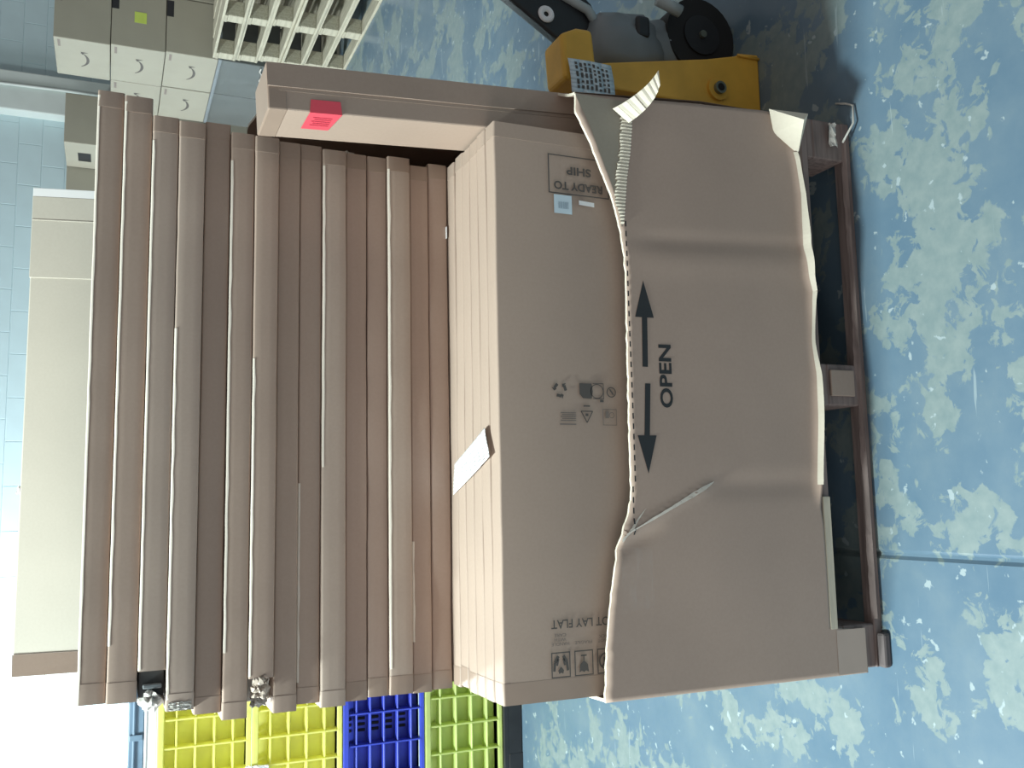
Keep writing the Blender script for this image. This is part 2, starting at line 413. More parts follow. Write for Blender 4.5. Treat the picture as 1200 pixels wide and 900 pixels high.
# ================================================================== BULK CARTON (torn open)
def interp(tab, x):
    if x <= tab[0][0]: return tab[0][1]
    for (a, p), (b, q) in zip(tab, tab[1:]):
        if x <= b: return p+(q-p)*(x-a)/(b-a)
    return tab[-1][1]
TOP = [(-0.008, .676), (.089, .669), (.166, .659), (.228, .648), (.275, .637), (.307, .630), (.338, .614), (.371, .606), (.403, .605), (.502, .605), (.67, .602), (.824, .599), (.876, .603), (.928, .611), (.979, .624), (1.03, .644), (1.097, .670), (1.159, .702), (1.172, .700)]
BOT = [(-0.008, .050), (.0848, .050), (.0852, .143), (.221, .144), (.30, .145), (.34, .150), (.40, .150), (.544, .140), (.62, .136), (.69, .144), (.78, .140), (.80, .137), (.833, .145), (.918, .150), (1.015, .150), (1.09, .158), (1.114, .163), (1.16, .200), (1.20, .225)]
XR = [(0, 1.196), (.12, 1.196), (.25, 1.196), (.38, 1.187), (.49, 1.179), (.57, 1.172), (.67, 1.165), (.70, 1.163)]
def smooth(a, b, x):
    t = max(0, min(1, (x-a)/(b-a))); return t*t*(3-2*t)
def front_y(x, z):
    y = -0.004
    y -= 0.004*math.sin(math.pi*max(0, min(1, (z-.14)/.5)))*math.sin(math.pi*max(0, min(1, x/1.18)))
    # pressed-in vertical creases
    c1 = 0.875+0.05*(0.6-z)
    y += 0.0032*math.exp(-((x-c1)/0.016)**2)*smooth(.62, .50, z) - 0.002*math.exp(-((x-c1+.04)/0.03)**2)*smooth(.62, .5, z)
    c2 = 0.385+0.02*(0.4-z)
    y += 0.0035*math.exp(-((x-c2)/0.022)**2)*smooth(.46, .36, z)*smooth(.13, .2, z)
    # raised fold running down from the torn corner
    t = max(0, min(1, (0.63-z)/(0.215))); xc = 0.295+0.098*t
    y -= 0.006*math.exp(-((x-xc)/0.008)**2)*smooth(.405, .45, z)
    y += 0.006*math.exp(-((x-xc+.028)/0.014)**2)*smooth(.52, .60, z)
    y += 0.0025*noise.noise(Vector((x*4, z*4, 3.3)))
    # bottom lip bent outwards
    if 0.33 < x < 1.13:
        b = interp(BOT, x); k = smooth(0.33, .40, x)*smooth(1.135, 1.10, x)
        d = max(0, 1-(z-b)/0.020); y -= 0.020*k*d*d*(0.7+0.6*noise.noise(Vector((x*5, 8, 0))))
    return y
TH = 0.006
pm = MB(); nx, nz_ = 150, 46
front = []; back = []
for i in range(nx+1):
    u = i/nx; cf = []; cb = []
    x0 = -0.008+u*(1.196+0.008)
    zb = interp(BOT, x0); zt = interp(TOP, min(x0, 1.172))+0.0022*noise.noise(Vector((x0*60, 0, 0)))
    for j in range(nz_+1):
        v = (j/nz_)**1.25
        z = zb+(zt-zb)*v
        x = -0.008+u*(interp(XR, z)+0.008)
        y = front_y(x, z); cf.append((x, y, z)); cb.append((x, y+TH, z))
    front.append(cf); back.append(cb)
def idx(i, j): return i*(nz_+1)+j
V = [p for c in front for p in c]+[p for c in back for p in c]; n0 = (nx+1)*(nz_+1)
F = []; 
pm.add(V, [], 0)
def addf(f, mi, sm): pm.f.append(f); pm.mi.append(mi); pm.smooth.append(sm)
for i in range(nx):
    for j in range(nz_):
        addf((idx(i, j), idx(i+1, j), idx(i+1, j+1), idx(i, j+1)), 0, True)
        addf((n0+idx(i, j+1), n0+idx(i+1, j+1), n0+idx(i+1, j), n0+idx(i, j)), 1, True)
    addf((idx(i, nz_), idx(i+1, nz_), n0+idx(i+1, nz_), n0+idx(i, nz_)), 2, False)
    addf((n0+idx(i, 0), n0+idx(i+1, 0), idx(i+1, 0), idx(i, 0)), 2, False)
for j in range(nz_):
    addf((idx(0, j), idx(0, j+1), n0+idx(0, j+1), n0+idx(0, j)), 2, False)
    addf((n0+idx(nx, j), n0+idx(nx, j+1), idx(nx, j+1), idx(nx, j)), 2, False)
gay = thing('bulk_carton', 'large torn open brown cardboard bulk carton printed OPEN on the pallet', 'carton', (0, 0, 0))
pm.build('front_panel', ['kraft_panel', 'kraft_inner', 'cut_edge'], gay)
# outer liner peeled off above the fluting: the exposed inner liner is a thin sheet on the panel
def py(off): return lambda a, b: (a, front_y(a, b)-off, b)
OUT = [(.900, .604), (.947, .599), (1.0, .593), (1.055, .583), (1.110, .577), (1.150, .580)]
ex = MB(); n = 40
for i in range(n):
    xa, xb = .90+.262*i/n, .90+.262*(i+1)/n
    za, zb = interp(OUT, xa), interp(OUT, xb); ta, tb = interp(TOP, xa)-.001, interp(TOP, xb)-.001
    for k in range(6):
        q = [(xa, za+(ta-za)*k/6), (xb, zb+(tb-zb)*k/6), (xb, zb+(tb-zb)*(k+1)/6), (xa, za+(ta-za)*(k+1)/6)]
        ex.add([(x, front_y(x, z)-.0006, z) for x, z in q], [(0, 1, 2, 3)], 0, True)
ex.build('exposed_liner', 'kraft_inner', gay)
fl_ = MB(); n = 66; rng = random.Random(3); prev = None; w0 = .012
for i in range(n+1):
    x = .905+.232*i/n; z = interp(OUT, x); am = 0.0045 if i % 2 else 0.0012
    w = 0.006+0.016*smooth(.905, .96, x)*(0.8+0.4*rng.random())
    cur = [(x, front_y(x, z)-am, z-.002), (x, front_y(x, z+w)-am*0.9, z+w)]
    if prev: fl_.add([prev[0], cur[0], cur[1], prev[1]], [(0, 1, 2, 3)])
    prev = cur
fl_.build('torn_fluting', 'cut_edge', gay)
# torn strip curling out of the right end of the tear
cu = MB(); n = 14; prev = None
for i in range(n+1):
    t = i/n
    c = Vector((1.128+0.045*t+0.02*t*t, -0.012-0.060*t-0.01*math.sin(t*3), 0.603-0.085*t+0.03*t*t)); w = 0.017*(1-t)**0.8+0.001
    fl2 = 0.002 if i % 2 else 0
    a = c+Vector((0.012, -fl2, w)); b = c+Vector((-0.012, -fl2, -w))
    if prev: cu.add([prev[0], a, b, prev[1]], [(0, 1, 2, 3)])
    prev = (a, b)
o = cu.build('curled_strip', 'cut_edge', gay); md = o.modifiers.new('thick', 'SOLIDIFY'); md.thickness = 0.002
# side and back panels
def side_panel(name, x, zf, seed):
    s = MB(); n = 40
    pr = None
    for i in range(n+1):
        y = 0.002+1.10*i/n
        z = zf+0.012*noise.noise(Vector((y*6, seed, 0)))-0.05*smooth(0, .5, y)*(1 if seed == 2 else 0)
        cur = [(x, y, .142), (x, y, z), (x+TH, y, z), (x+TH, y, .142)]
        if pr:
            b = 4; s.add(pr+cur, [(0, 4, 5, 1), (3, 2, 6, 7)], 0); s.add(pr+cur, [(1, 5, 6, 2)], 1)
        else: s.add(cur, [(0, 1, 2, 3)], 1)
        pr = cur
    s.add(pr, [(0, 1, 2, 3)], 1)
    s.build(name, ['kraft_panel', 'cut_edge'], gay)
side_panel('side_panel', -0.0085, .672, 1)
# right side leans in slightly toward its torn top
s = MB(); pr = None; n = 88
for i in range(n+1):
    y = 0.003+1.10*i/n; zt = .698+0.010*noise.noise(Vector((y*9, 5, 0)))+.56*smooth(.19, .24, y)
    bow = .042*smooth(0, .12, y)
    xt = 1.163+bow
    cur = [(1.192, y, .142), (1.19+bow*.5, y, .4), (xt, y, zt), (xt+TH, y, zt), (1.196+bow*.5, y, .4), (1.198, y, .142)]
    if pr:
        s.add(pr+cur, [(0, 6, 7, 1), (1, 7, 8, 2), (3, 9, 10, 4), (4, 10, 11, 5)], 0, True); s.add(pr+cur, [(2, 8, 9, 3)], 1)
    pr = cur
s.build('side_panel', ['kraft_panel', 'cut_edge'], gay)
MB().box(-0.008, 1.198, 1.104, 1.110, .142, 1.50).build('back_panel', 'kraft_panel', gay)
# bent corner flap at the lower right
fp = MB().add([(1.198, -0.012, .232), (1.165, -.055, .175), (1.106, -.010, .158), (1.150, -.002, .215), (1.188, -.040, .150)], [(0, 1, 3), (1, 2, 3), (0, 4, 1), (1, 4, 2)], 0, False)
o = fp.build('corner_flap', 'cut_edge', gay); o.modifiers.new('thick', 'SOLIDIFY').thickness = 0.004
# pale edge of the bent lower lip
lp = MB(); n = 70; pv = None
for i in range(n+1):
    x = .385+.725*i/n; b = interp(BOT, x); w = .0075+.004*noise.noise(Vector((x*6, 4, 0)))
    cur = [(x, front_y(x, b)-.0009, b-.0005), (x, front_y(x, b+w)-.0012, b+w)]
    if pv: lp.add([pv[0], cur[0], cur[1], pv[1]], [(0, 1, 2, 3)], 0, True)
    pv = cur
lp.build('lip_edge', 'cut_edge', gay)
# liner rubbed pale along the fold
for (xa, za_, xb, zb_, w0, w1) in ((.296, .622, .394, .418, .0015, .0070), (.284, .628, .345, .575, .0050, .0010)):
    wc = MB(); n = 24; pv = None
    for i in range(n+1):
        t = i/n; x = xa+(xb-xa)*t; z = za_+(zb_-za_)*t; w = (w0+(w1-w0)*t)*(.8+.5*noise.noise(Vector((t*9, 1, 0))))*min(1, 6*(1-t)+.1)
        cur = [(x-w*.8, front_y(x-w*.8, z-w*.4)-.0008, z-w*.4), (x+w*.8, front_y(x+w*.8, z+w*.4)-.0008, z+w*.4)]
        if pv: wc.add([pv[0], cur[0], cur[1], pv[1]], [(0, 1, 2, 3)], 0, True)
        pv = cur
    wc.build('worn_crease', 'worn_and_rim_liner', gay)
# tape on the front
tp = MB()
def patch(mb, x0, x1, z0, z1, off, n=8, m=8, sk=0):
    for i in range(n):
        for j in range(m):
            q = []
            for a, b in ((i, j), (i+1, j), (i+1, j+1), (i, j+1)):
                z = z0+(z1-z0)*b/m; x = x0+(x1-x0)*a/n+sk*b/m
                q.append((x, front_y(x, z)-off, z))
            mb.add(q, [(0, 1, 2, 3)], 0, True)
patch(tp, 0.155, 0.270, 0.565, 0.632, .0007); tp.build('clear_tape', 'stretch_film', gay)
tp = MB(); patch(tp, -0.006, .084, .052, .128, .0008); tp.build('corner_tape', 'corner_patch', gay)
# printing: perforation dashes, arrows, OPEN
pr_ = Print(py(0.0008))
for k in range(31):
    x = 0.295+k*0.0202
    z = 0.5965 if x > .38 else 0.602
    pr_.rect(x, z-.0015, x+.011, z+.0015)
def arrow(xa, xb, z, zt):
    sgn = 1 if xb > xa else -1; xh = xb-sgn*0.074
    pr_.poly([(xa, z-.006), (xh, zt-.006), (xh, zt+.006), (xa, z+.006)]); pr_.poly([(xh, zt-.021), (xb, zt), (xh, zt+.021)])
pr_.build('perforation_print', 'ink', gay)['kind'] = 'stuff'
pr_ = Print(py(0.0008)); arrow(.620, .793, .565, .562); pr_.build('arrow_print', 'ink', gay)
pr_ = Print(py(0.0008)); arrow(.587, .411, .561, .567); pr_.build('arrow_print', 'ink', gay)
pr_ = Print(py(0.0008)); pr_.text('OPEN', .540, .505, .666, .534, 0.025); pr_.build('open_lettering', 'ink', gay)

# ================================================================== SLIM CARTONS
def section(d, h, r, k=3):
    """rounded rectangle in (y,z), y from 0 to d, z from 0 to h"""
    pts = []
    for cy, cz, g0 in ((d-r, r, -90), (d-r, h-r, 0), (r, h-r, 90), (r, r, 180)):
        for i in range(k+1):
            g = math.radians(g0+90*i/k); pts.append((cy+r*math.cos(g), cz+r*math.sin(g)))
        # subdivide long edges
    out = []
    for i, p in enumerate(pts):
        q = pts[(i+1) % len(pts)]; out.append(p)
        l = math.hypot(q[0]-p[0], q[1]-p[1])
        if l > .02:
            for s in (1/3, 2/3): out.append((p[0]+(q[0]-p[0])*s, p[1]+(q[1]-p[1])*s))
    return out
def carton_body(xa, xb, W, d, h, seed, amp=1.0, grow=0.0, n=30, r=0.0032, caps=(True, True), edge=False):
    sec = section(d, h, r)
    if edge: sec = [(r*(1-math.sin(g)), h-r+r*math.cos(g)) for g in (.15, .55, .95, 1.35)]+[(0, h-r-.0008)]
    m = len(sec); mb = MB(); vs = []
    st = [xa+(xb-xa)*i/n for i in range(n+1)]
    for x in st:
        b1 = noise.noise(Vector((x*3.1, seed*7.3, 0)))*.0032*amp; b2 = noise.noise(Vector((x*9, seed*3.1, 5)))*.0016*amp
        ed = min(x, W-x); en = 0.0015*amp*max(0, 1-ed/.03)
        for y, z in sec:
            cy = (y-d/2)/(d/2); cz = (z-h/2)/(h/2)
            fr = max(0, -cy)
            yy = y+(b1+b2)*fr - .0004*amp*fr*(1-cz*cz) + en*fr
            zz = z - (abs(b2)*.5+.0008*abs(noise.noise(Vector((x*14, seed, 9))))*amp)*fr*(1 if cz > 0 else -.5)
            if grow: yy += grow*cy; zz += grow*cz
            vs.append((x, yy, zz))
    fs = []
    for i in range(n):
        for k in range(m-1 if edge else m): fs.append((i*m+k, i*m+(k+1) % m, (i+1)*m+(k+1) % m, (i+1)*m+k))
    mb.add(vs, fs, 0, True)
    if caps[0]: mb.add(vs[:m], [tuple(range(m))], 0)
    if caps[1]: mb.add(vs[-m:], [tuple(range(m-1, -1, -1))], 0)
    return mb

STACK = [  # z0, z1, x0, x1, y front, material
 (1.521,1.568, .021,1.160,.296,'kraft_dark'), (1.470,1.520, .021,1.153,.286,'kraft'), (1.422,1.469, .006,1.116,.276,'kraft_grey'),
 (1.373,1.421, .001,1.110,.272,'kraft_grey'), (1.324,1.372,-.012,1.120,.284,'kraft_dark'), (1.278,1.323,-.025,1.103,.276,'kraft'),
 (1.231,1.277,-.011,1.099,.270,'kraft'), (1.186,1.230,-.023,1.099,.284,'kraft_dark'), (1.141,1.185,-.013,1.101,.290,'kraft'),
 (1.092,1.140,-.022,1.094,.280,'kraft_grey'), (1.047,1.091,-.017,1.094,.289,'kraft_red'), (1.004,1.046,-.013,1.093,.288,'kraft_red'),
 (.955,1.003,-.012,1.096,.280,'kraft_grey'), (.913,.954,-.014,1.084,.286,'kraft_red'), (.8695,.912,-.011,1.093,.289,'kraft_red')]
ORD = ['topmost', 'second', 'third', 'fourth', 'fifth', 'sixth', 'seventh', 'eighth', 'ninth', 'tenth', 'eleventh', 'twelfth', 'thirteenth', 'fourteenth', 'lowest']
DEPTH = 0.60
def tri_patch(mb, pts, mi=0): mb.add(pts, [tuple(range(len(pts)))], mi)
flat = []
for i, (z0, z1, x0, x1, yf, mat) in enumerate(STACK):
    extra = {2: ', torn end showing foam', 6: ', one end crumpled', 0: ' with darker ends', 12: ', jutting out'}.get(i, '')
    lab = ('%s flat brown carton in the tall stack%s' % (ORD[i], extra)) if i in (0, 14) else ('%s flat brown carton from the top of the tall stack%s' % (ORD[i], extra))
    t = thing('flat_carton', lab, 'carton', (x0, yf, z0), 'flat cartons stacked on the bulk carton')
    W = x1-x0; h = z1-z0
    cut = {2: .068, 6: .056}.get(i, 0)
    rr_ = .0036
    carton_body(cut, W, W, DEPTH, h, i+1, r=rr_).build('body', mat, t)
    carton_body(W-.032, W+.0004, W, DEPTH, h, i+1, grow=.0005, n=3, r=rr_).build('end_tape', 'brown_tape' if i > 9 else 'kraft_dark', t)
    if not cut:
        tl = .036 if i > 9 or i in (0, 1) else .03
        carton_body(-.0004, tl, W, DEPTH, h, i+1, grow=.0005, n=3, r=rr_).build('end_tape', 'brown_tape' if i > 9 else mat, t)
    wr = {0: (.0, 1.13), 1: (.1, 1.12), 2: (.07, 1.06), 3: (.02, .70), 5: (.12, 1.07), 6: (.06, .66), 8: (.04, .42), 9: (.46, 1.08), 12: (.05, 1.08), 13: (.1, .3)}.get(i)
    if wr:  # light catching the top front edge, painted as a pale strip
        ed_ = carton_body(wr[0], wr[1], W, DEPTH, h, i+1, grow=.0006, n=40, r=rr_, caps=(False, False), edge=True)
        for q, v in enumerate(ed_.v):                       # ragged lower border of the painted rim highlight
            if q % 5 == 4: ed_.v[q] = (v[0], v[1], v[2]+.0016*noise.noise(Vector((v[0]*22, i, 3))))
        ed_.build('rim_highlight', 'worn_and_rim_liner', t)
    flat.append(t)
# torn end of the third carton: black liner and crumpled grey foam
def crumple(name, mat, parent, c, size, amp, seed, n=9, thick=.003):
    mb = MB(); vs = []; r = random.Random(seed)
    for i in range(n+1):
        for j in range(n+1):
            a, b = i/n-.5, j/n-.5
            vs.append((c[0]+a*size[0]+r.uniform(-amp, amp)*.5, c[1]+r.uniform(-amp, amp)+size[1]*abs(b), c[2]+b*size[2]+r.uniform(-amp, amp)*.35))
    fs = [(i*(n+1)+j, (i+1)*(n+1)+j, (i+1)*(n+1)+j+1, i*(n+1)+j+1) for i in range(n) for j in range(n)]
    mb.add(vs, fs); o = mb.build(name, mat, parent); o.modifiers.new('thick', 'SOLIDIFY').thickness = thick; return o
t3 = flat[2]
MB().bbox(.020, .070, .012, .30, .002, .045, r=.003).build('black_liner', 'black_foam', t3)
MB().bbox(.036, .044, .004, .02, .006, .038, r=.002).build('liner_rib', 'grey_plastic', t3)
fm = MB(); bm = bmesh.new(); bmesh.ops.create_icosphere(bm, subdivisions=3, radius=1)
for v in bm.verts:
    k = 1+.35*noise.noise(v.co*2.3)+.2*noise.noise(v.co*6)
    v.co = Vector((.016+v.co.x*.026*k, .045+v.co.y*.050*k, .023+v.co.z*.021*k))
bm.verts.index_update(); fm.add([v.co[:] for v in bm.verts], [[v.index for v in f.verts] for f in bm.faces]); bm.free()
fm.build('torn_foam', 'grey_foam', t3)
t7 = flat[6]
MB().bbox(.006, .054, .05, .35, .002, .043, r=.003).build('inner_tray', 'grey_foam', t7)
crumple('torn_flap', 'kraft_light', t7, (.040, .000, .023), (.040, .012, .030), .005, 4)
crumple('torn_edge', 'grey_foam', t7, (.016, .024, .024), (.030, .012, .030), .006, 8)
crumple('film_scrap', 'film', flat[3], (.008, -.002, .024), (.014, .003, .040), .002, 12, thick=.0006)

# upright slim cartons inside the bulk carton; the front one carries the printing
SW, SH, SD = 1.093, 0.725, 0.0438
UX, UZ = 0.0, PH+.001
names = ['front one', 'second', 'third', 'fourth', 'fifth', 'sixth']
ups = []
rng = random.Random(9)
def upright_meshes(seed):
    sec_body = MB()
    # stand the same carton on edge: depth direction becomes height
    b = carton_body(0, SW, SW, SH, SD, seed, amp=.7, n=26, r=.004)
    def turn(mb): mb.v = [(x, z, SH-y) for x, y, z in mb.v]; return mb
    tl = carton_body(-.0004, .038, SW, SH, SD, seed, amp=.7, grow=.0005, n=3, r=.004)
    tr = carton_body(SW-.03, SW+.0004, SW, SH, SD, seed, amp=.7, grow=.0005, n=3, r=.004)
    return turn(b), turn(tl), turn(tr)
for k in range(6):
    b, tl, tr = upright_meshes(k+31)
    lab = 'upright slim carton at the front of the bulk carton, printed READY TO SHIP' if k == 0 else '%s upright slim carton behind the printed READY TO SHIP carton face' % ['', 'first', 'second', 'third', 'fourth', 'fifth'][k]
    t = thing('upright_carton', lab, 'carton', (UX+(0 if k == 0 else rng.uniform(-.004, .002)), .025+k*.0451, UZ-(0 if k == 0 else 0)), 'slim cartons standing in the bulk carton')
    b.build('body', 'kraft', t); tl.build('end_tape', 'brown_tape', t); tr.build('end_tape', 'kraft_dark', t)
    ups.append(t)
hid = [c.data for c in ups[5].children]
for k in range(15):
    t = thing('upright_carton', 'upright slim carton standing underneath the tall stack of flat cartons', 'carton', (UX+rng.uniform(-.003, .003), .025+(k+6)*.0451, UZ), 'slim cartons standing under the stack')
    for me in hid: inst(me.name.split('.')[0], me, t)

# printing on the front upright carton: text runs upwards (right = up, up = left)
f0 = ups[0]
def fr(a, b): return (-b, -.0032, a)      # local: a = up from z, b = left
# helper in scene x,z -> local
def pf(x, z): return (z-UZ, -(x-UX))
P1 = Print(lambda a, b: (-b, -.0034, a))
a0, b0 = pf(1.042, .617); a1, b1 = pf(.962, .752)
P1.frame(a0, -1.042, a1, -.962, .0024)
P1.text('READY TO', pf(0, .632)[0], -.988, pf(0, .740)[0], -.971, .03)
P1.text('SHIP', pf(0, .657)[0], -1.020, pf(0, .712)[0], -1.003, .03)
P1.build('ready_to_ship_print', 'faded_ink', f0); P1 = Print(lambda a, b: (-b, -.0034, a))
P1.text('DO NOT LAY FLAT', pf(0, .595)[0], -.144, pf(0, .770)[0], -.128, .012)
P1.build('lay_flat_print', 'faded_ink', f0)
za = lambda z: z-UZ
def icon_frame(zc):
    global P1
    P1 = Print(lambda a, b: (-b, -.0034, a))
    P1.frame(za(zc-.0195), -.086, za(zc+.0195), -.040, .0022)
# icon: hands around a carton
icon_frame(.752); zc = za(.752)
for sg in (-1, 1):
    P1.line(zc+sg*.014, -.052, zc+sg*.012, -.068, .005); P1.line(zc+sg*.012, -.068, zc+sg*.005, -.079, .006); P1.line(zc+sg*.008, -.062, zc+sg*.005, -.074, .004)
P1.poly([(zc, -.060), (zc+.006, -.053), (zc+.004, -.047), (zc, -.049), (zc-.004, -.047), (zc-.006, -.053)])
P1.build('handling_icon', 'faded_ink', f0)
# icon: goblet
icon_frame(.7045); zc = za(.7045)
P1.poly([(zc-.010, -.046), (zc-.004, -.049), (zc, -.046), (zc+.005, -.049), (zc+.010, -.046), (zc+.008, -.060), (zc+.002, -.066), (zc-.002, -.066), (zc-.008, -.060)])
P1.rect(zc-.001, -.076, zc+.001, -.066); P1.rect(zc-.006, -.078, zc+.006, -.075)
P1.build('handling_icon', 'faded_ink', f0)
icon_frame(.657); zc = za(.657); P1.ring(zc, -.063, .016, .003); P1.line(zc-.010, -.073, zc+.010, -.053, .003); P1.rect(zc-.006, -.070, zc+.006, -.056)
P1.build('handling_icon', 'faded_ink', f0)
P2 = Print(lambda a, b: (-b, -.0034, a))
for string, z0, z1, xa in (('HANDLE', .734, .770, .1005), ('WITH', .740, .764, .1085), ('CARE', .740, .764, .1165), ('FRAGILE', .686, .722, .1005), ('DO NOT', .640, .674, .1005), ('STACK', .642, .672, .1085)):
    P2 = Print(lambda a, b: (-b, -.0034, a)); P2.text(string, za(z0), -xa-.0028, za(z1), -xa+.0030, .01); P2.build('icon_caption', 'pale_ink', f0)
P2 = Print(lambda a, b: (-b, -.0034, a))
# fine print block, framed marks
for k in range(5): P2.rect(za(.706), -(.530-.0036*k), za(.739-.003*(k % 2)), -(.530-.0036*k)+.0018)
P2.rect(za(.706), -.5085, za(.741), -.506)
P2.build('fine_printing', 'pale_ink', f0); P2 = Print(lambda a, b: (-b, -.0034, a))
P2.frame(za(.617), -.538, za(.648), -.506, .0014); P2.rect(za(.634), -.533, za(.642), -.520); P2.ring(za(.628), -.526, .006, .0015)
P2.build('framed_mark', 'pale_ink', f0)
P3 = Print(lambda a, b: (-b, -.0035, a))
cz, cx = za(.739), -.573                      # three chasing arrows
for k in range(3):
    g = math.radians(90+120*k)
    for d0, d1, tt in ((-.62, .25, .0058),):
        pA = (cz+.0125*math.cos(g+d0), cx+.0125*math.sin(g+d0)); pB = (cz+.0125*math.cos(g+d1), cx+.0125*math.sin(g+d1))
        P3.line(*pA, *pB, tt)
    ga = g+.38; tip = (cz+.0125*math.cos(ga+.30), cx+.0125*math.sin(ga+.30))
    P3.poly([(cz+.007*math.cos(ga-.12), cx+.007*math.sin(ga-.12)), (cz+.0185*math.cos(ga-.12), cx+.0185*math.sin(ga-.12)), tip])
P3.build('recycling_mark', 'faded_ink', f0); P3 = Print(lambda a, b: (-b, -.0035, a))
P3.poly([(za(.697), -.587), (za(.697), -.566), (za(.690), -.558), (za(.671), -.557), (za(.668), -.572), (za(.671), -.587)])
P3.ring(za(.659), -.572, .0145, .0016); P3.rect(za(.644), -.588, za(.668), -.5865); P3.rect(za(.644), -.5585, za(.668), -.557); P3.rect(za(.644), -.587, za(.6455), -.557); P3.rect(za(.645), -.556, za(.653), -.551)
P3.build('paper_mark', 'faded_ink', f0); P3 = Print(lambda a, b: (-b, -.0035, a))
P3.ring(za(.6275), -.571, .0105, .0022); P3.line(za(.631), -.577, za(.623), -.566, .003)
P3.build('round_mark', 'faded_ink', f0); P3 = Print(lambda a, b: (-b, -.0035, a))
a, b = za(.6825), -.5225                        # triangle mark
for k in range(3):
    g, g2 = math.radians(90+120*k), math.radians(210+120*k)
    P3.line(a+.0145*math.cos(g), b-.003-.0145*math.sin(g)*-1+0*0, a+.0145*math.cos(g2), b-.003+.0145*math.sin(g2), .002)
P3.rect(a-.003, b-.006, a+.003, b-.001); P3.rect(a-.007, b-.022, a+.007, b-.019)
P3.build('triangle_mark', 'faded_ink', f0)
L1 = Print(lambda a, b: (-b, -.0036, a))
L1.rect(za(.702), -.960, za(.741), -.922)
L1.build('address_label', 'blue_white_paper', f0)
L2 = Print(lambda a, b: (-b, -.0041, a))
for k, w in enumerate((2, 1, 3, 1, 2, 2, 1, 3, 1, 2, 1)): L2.rect(za(.710+.0021*k), -.946, za(.710+.0021*k)+.0006*w, -.932)
L2.build('barcode', 'grey_ink', f0)
L3 = Print(lambda a, b: (-b, -.0036, a)); L3.poly([(za(.652), -.951), (za(.686), -.953), (za(.686), -.944), (za(.652), -.942)])
L3.build('white_strip', 'white_paper', f0)

# white sheet lying over the tops of the upright cartons
zt = UZ+SH+.0065
sh = MB(); A, B, C_, D_ = (.503, .072), (.447, .044), (.379, .262), (.442, .252)
for i in range(8):
    for j in range(8):
        q = []
        for a, b in ((i, j), (i+1, j), (i+1, j+1), (i, j+1)):
            u, v = a/8, b/8
            x = (A[0]*(1-u)+B[0]*u)*(1-v)+(D_[0]*(1-u)+C_[0]*u)*v; y = (A[1]*(1-u)+B[1]*u)*(1-v)+(D_[1]*(1-u)+C_[1]*u)*v
            q.append((x, y, zt+.006*(1-v)**3*(.4+.6*u)+.0006*math.sin(a*.7+b*.5)))
        sh.add(q, [(0, 1, 2, 3)], 0, True)
o = sh.build('paper_sheet', 'white_paper'); o.modifiers.new('thick', 'SOLIDIFY').thickness = .0004
tag(o, 'blank white paper sheet lying on the tops of the upright cartons', 'paper')
Ls = MB().box(.93, .955, .283, .292, zt-.001, zt+.0004); tag(Ls.build('paper_sticker', 'white_paper'), 'tiny white paper scrap at the foot of the flat carton stack', 'paper')

# ================================================================== TALL THIN CARTON leaning at the right
tall = thing('tall_carton', 'tall thin brown carton with a red sticker, leaning beside the stack', 'carton', (1.139, .070, PH+.003))
tall.rotation_euler = (0, -math.radians(3.3), 0)
TW, TD, THt = .088, .135, 1.142
MB().bbox(0, TW, 0, TD, 0, THt, r=.003).build('body', 'kraft', tall)
MB().bbox(-.0006, TW+.0006, -.0006, TD+.0006, THt-.035, THt+.0008, r=.003).build('end_tape', 'brown_tape', tall)
fp = MB()
for i in range(30):                                  # overlapping closing flap along the front
    za_, zb_ = THt*i/30, THt*(i+1)/30
    ya = -.0035-.002*noise.noise(Vector((za_*6, 0, 0))); yb = -.0035-.002*noise.noise(Vector((zb_*6, 0, 0)))
    fp.add([(.043, -.0005, za_), (.043, ya, za_), (TW, -.001, za_), (.043, -.0005, zb_), (.043, yb, zb_), (TW, -.001, zb_)], [(0, 1, 4, 3), (1, 2, 5, 4)])
fp.build('closing_flap', 'kraft', tall)
MB().box(.036, .043, -.001, 0, .02, THt-.02).build('seam_gap', 'kraft_dark', tall)
st = MB()
st.add([(.024, -.0012, 1.010), (.024, -.0012, 1.065), (-.0012, -.0012, 1.068), (-.0012, -.0012, 1.008)], [(0, 1, 2, 3)])
st.add([(-.0012, -.0012, 1.008), (-.0012, -.0012, 1.068), (-.0012, .078, 1.070), (-.0012, .078, 1.018)], [(0, 1, 2, 3)])
so = st.build('red_sticker', 'red_sticker', tall)
si = MB()
for k in range(5): si.add([(-.0016, .018+.009*k, 1.022), (-.0016, .018+.009*k, 1.058-.004*(k % 2)), (-.0016, .022+.009*k, 1.058-.004*(k % 2)), (-.0016, .022+.009*k, 1.022)], [(0, 1, 2, 3)])
si.build('sticker_lettering', 'red_ink', so)
def scrap(loc, s, seed, label):
    o = MB().build('film_scrap', 'film') if False else crumple('film_scrap', 'film', None, loc, s, .004, seed, n=5, thick=.0004)
    return tag(o, label, 'film')
scrap((1.112, .40, 1.166), (.03, .01, .02), 21, 'small torn scrap of clear film behind the tall thin carton')
scrap((1.110, .36, 1.07), (.03, .01, .03), 22, 'larger torn scrap of clear film at the stack end')
w = MB().tube([(1.09+.012*k, .33+.03*math.sin(k*1.7), 1.236+.012*math.cos(k*2.1)) for k in range(9)], .0022)
tag(w.build('plastic_strap', 'black_plastic'), 'loose black strapping end tangled behind the tall thin carton', 'strap')

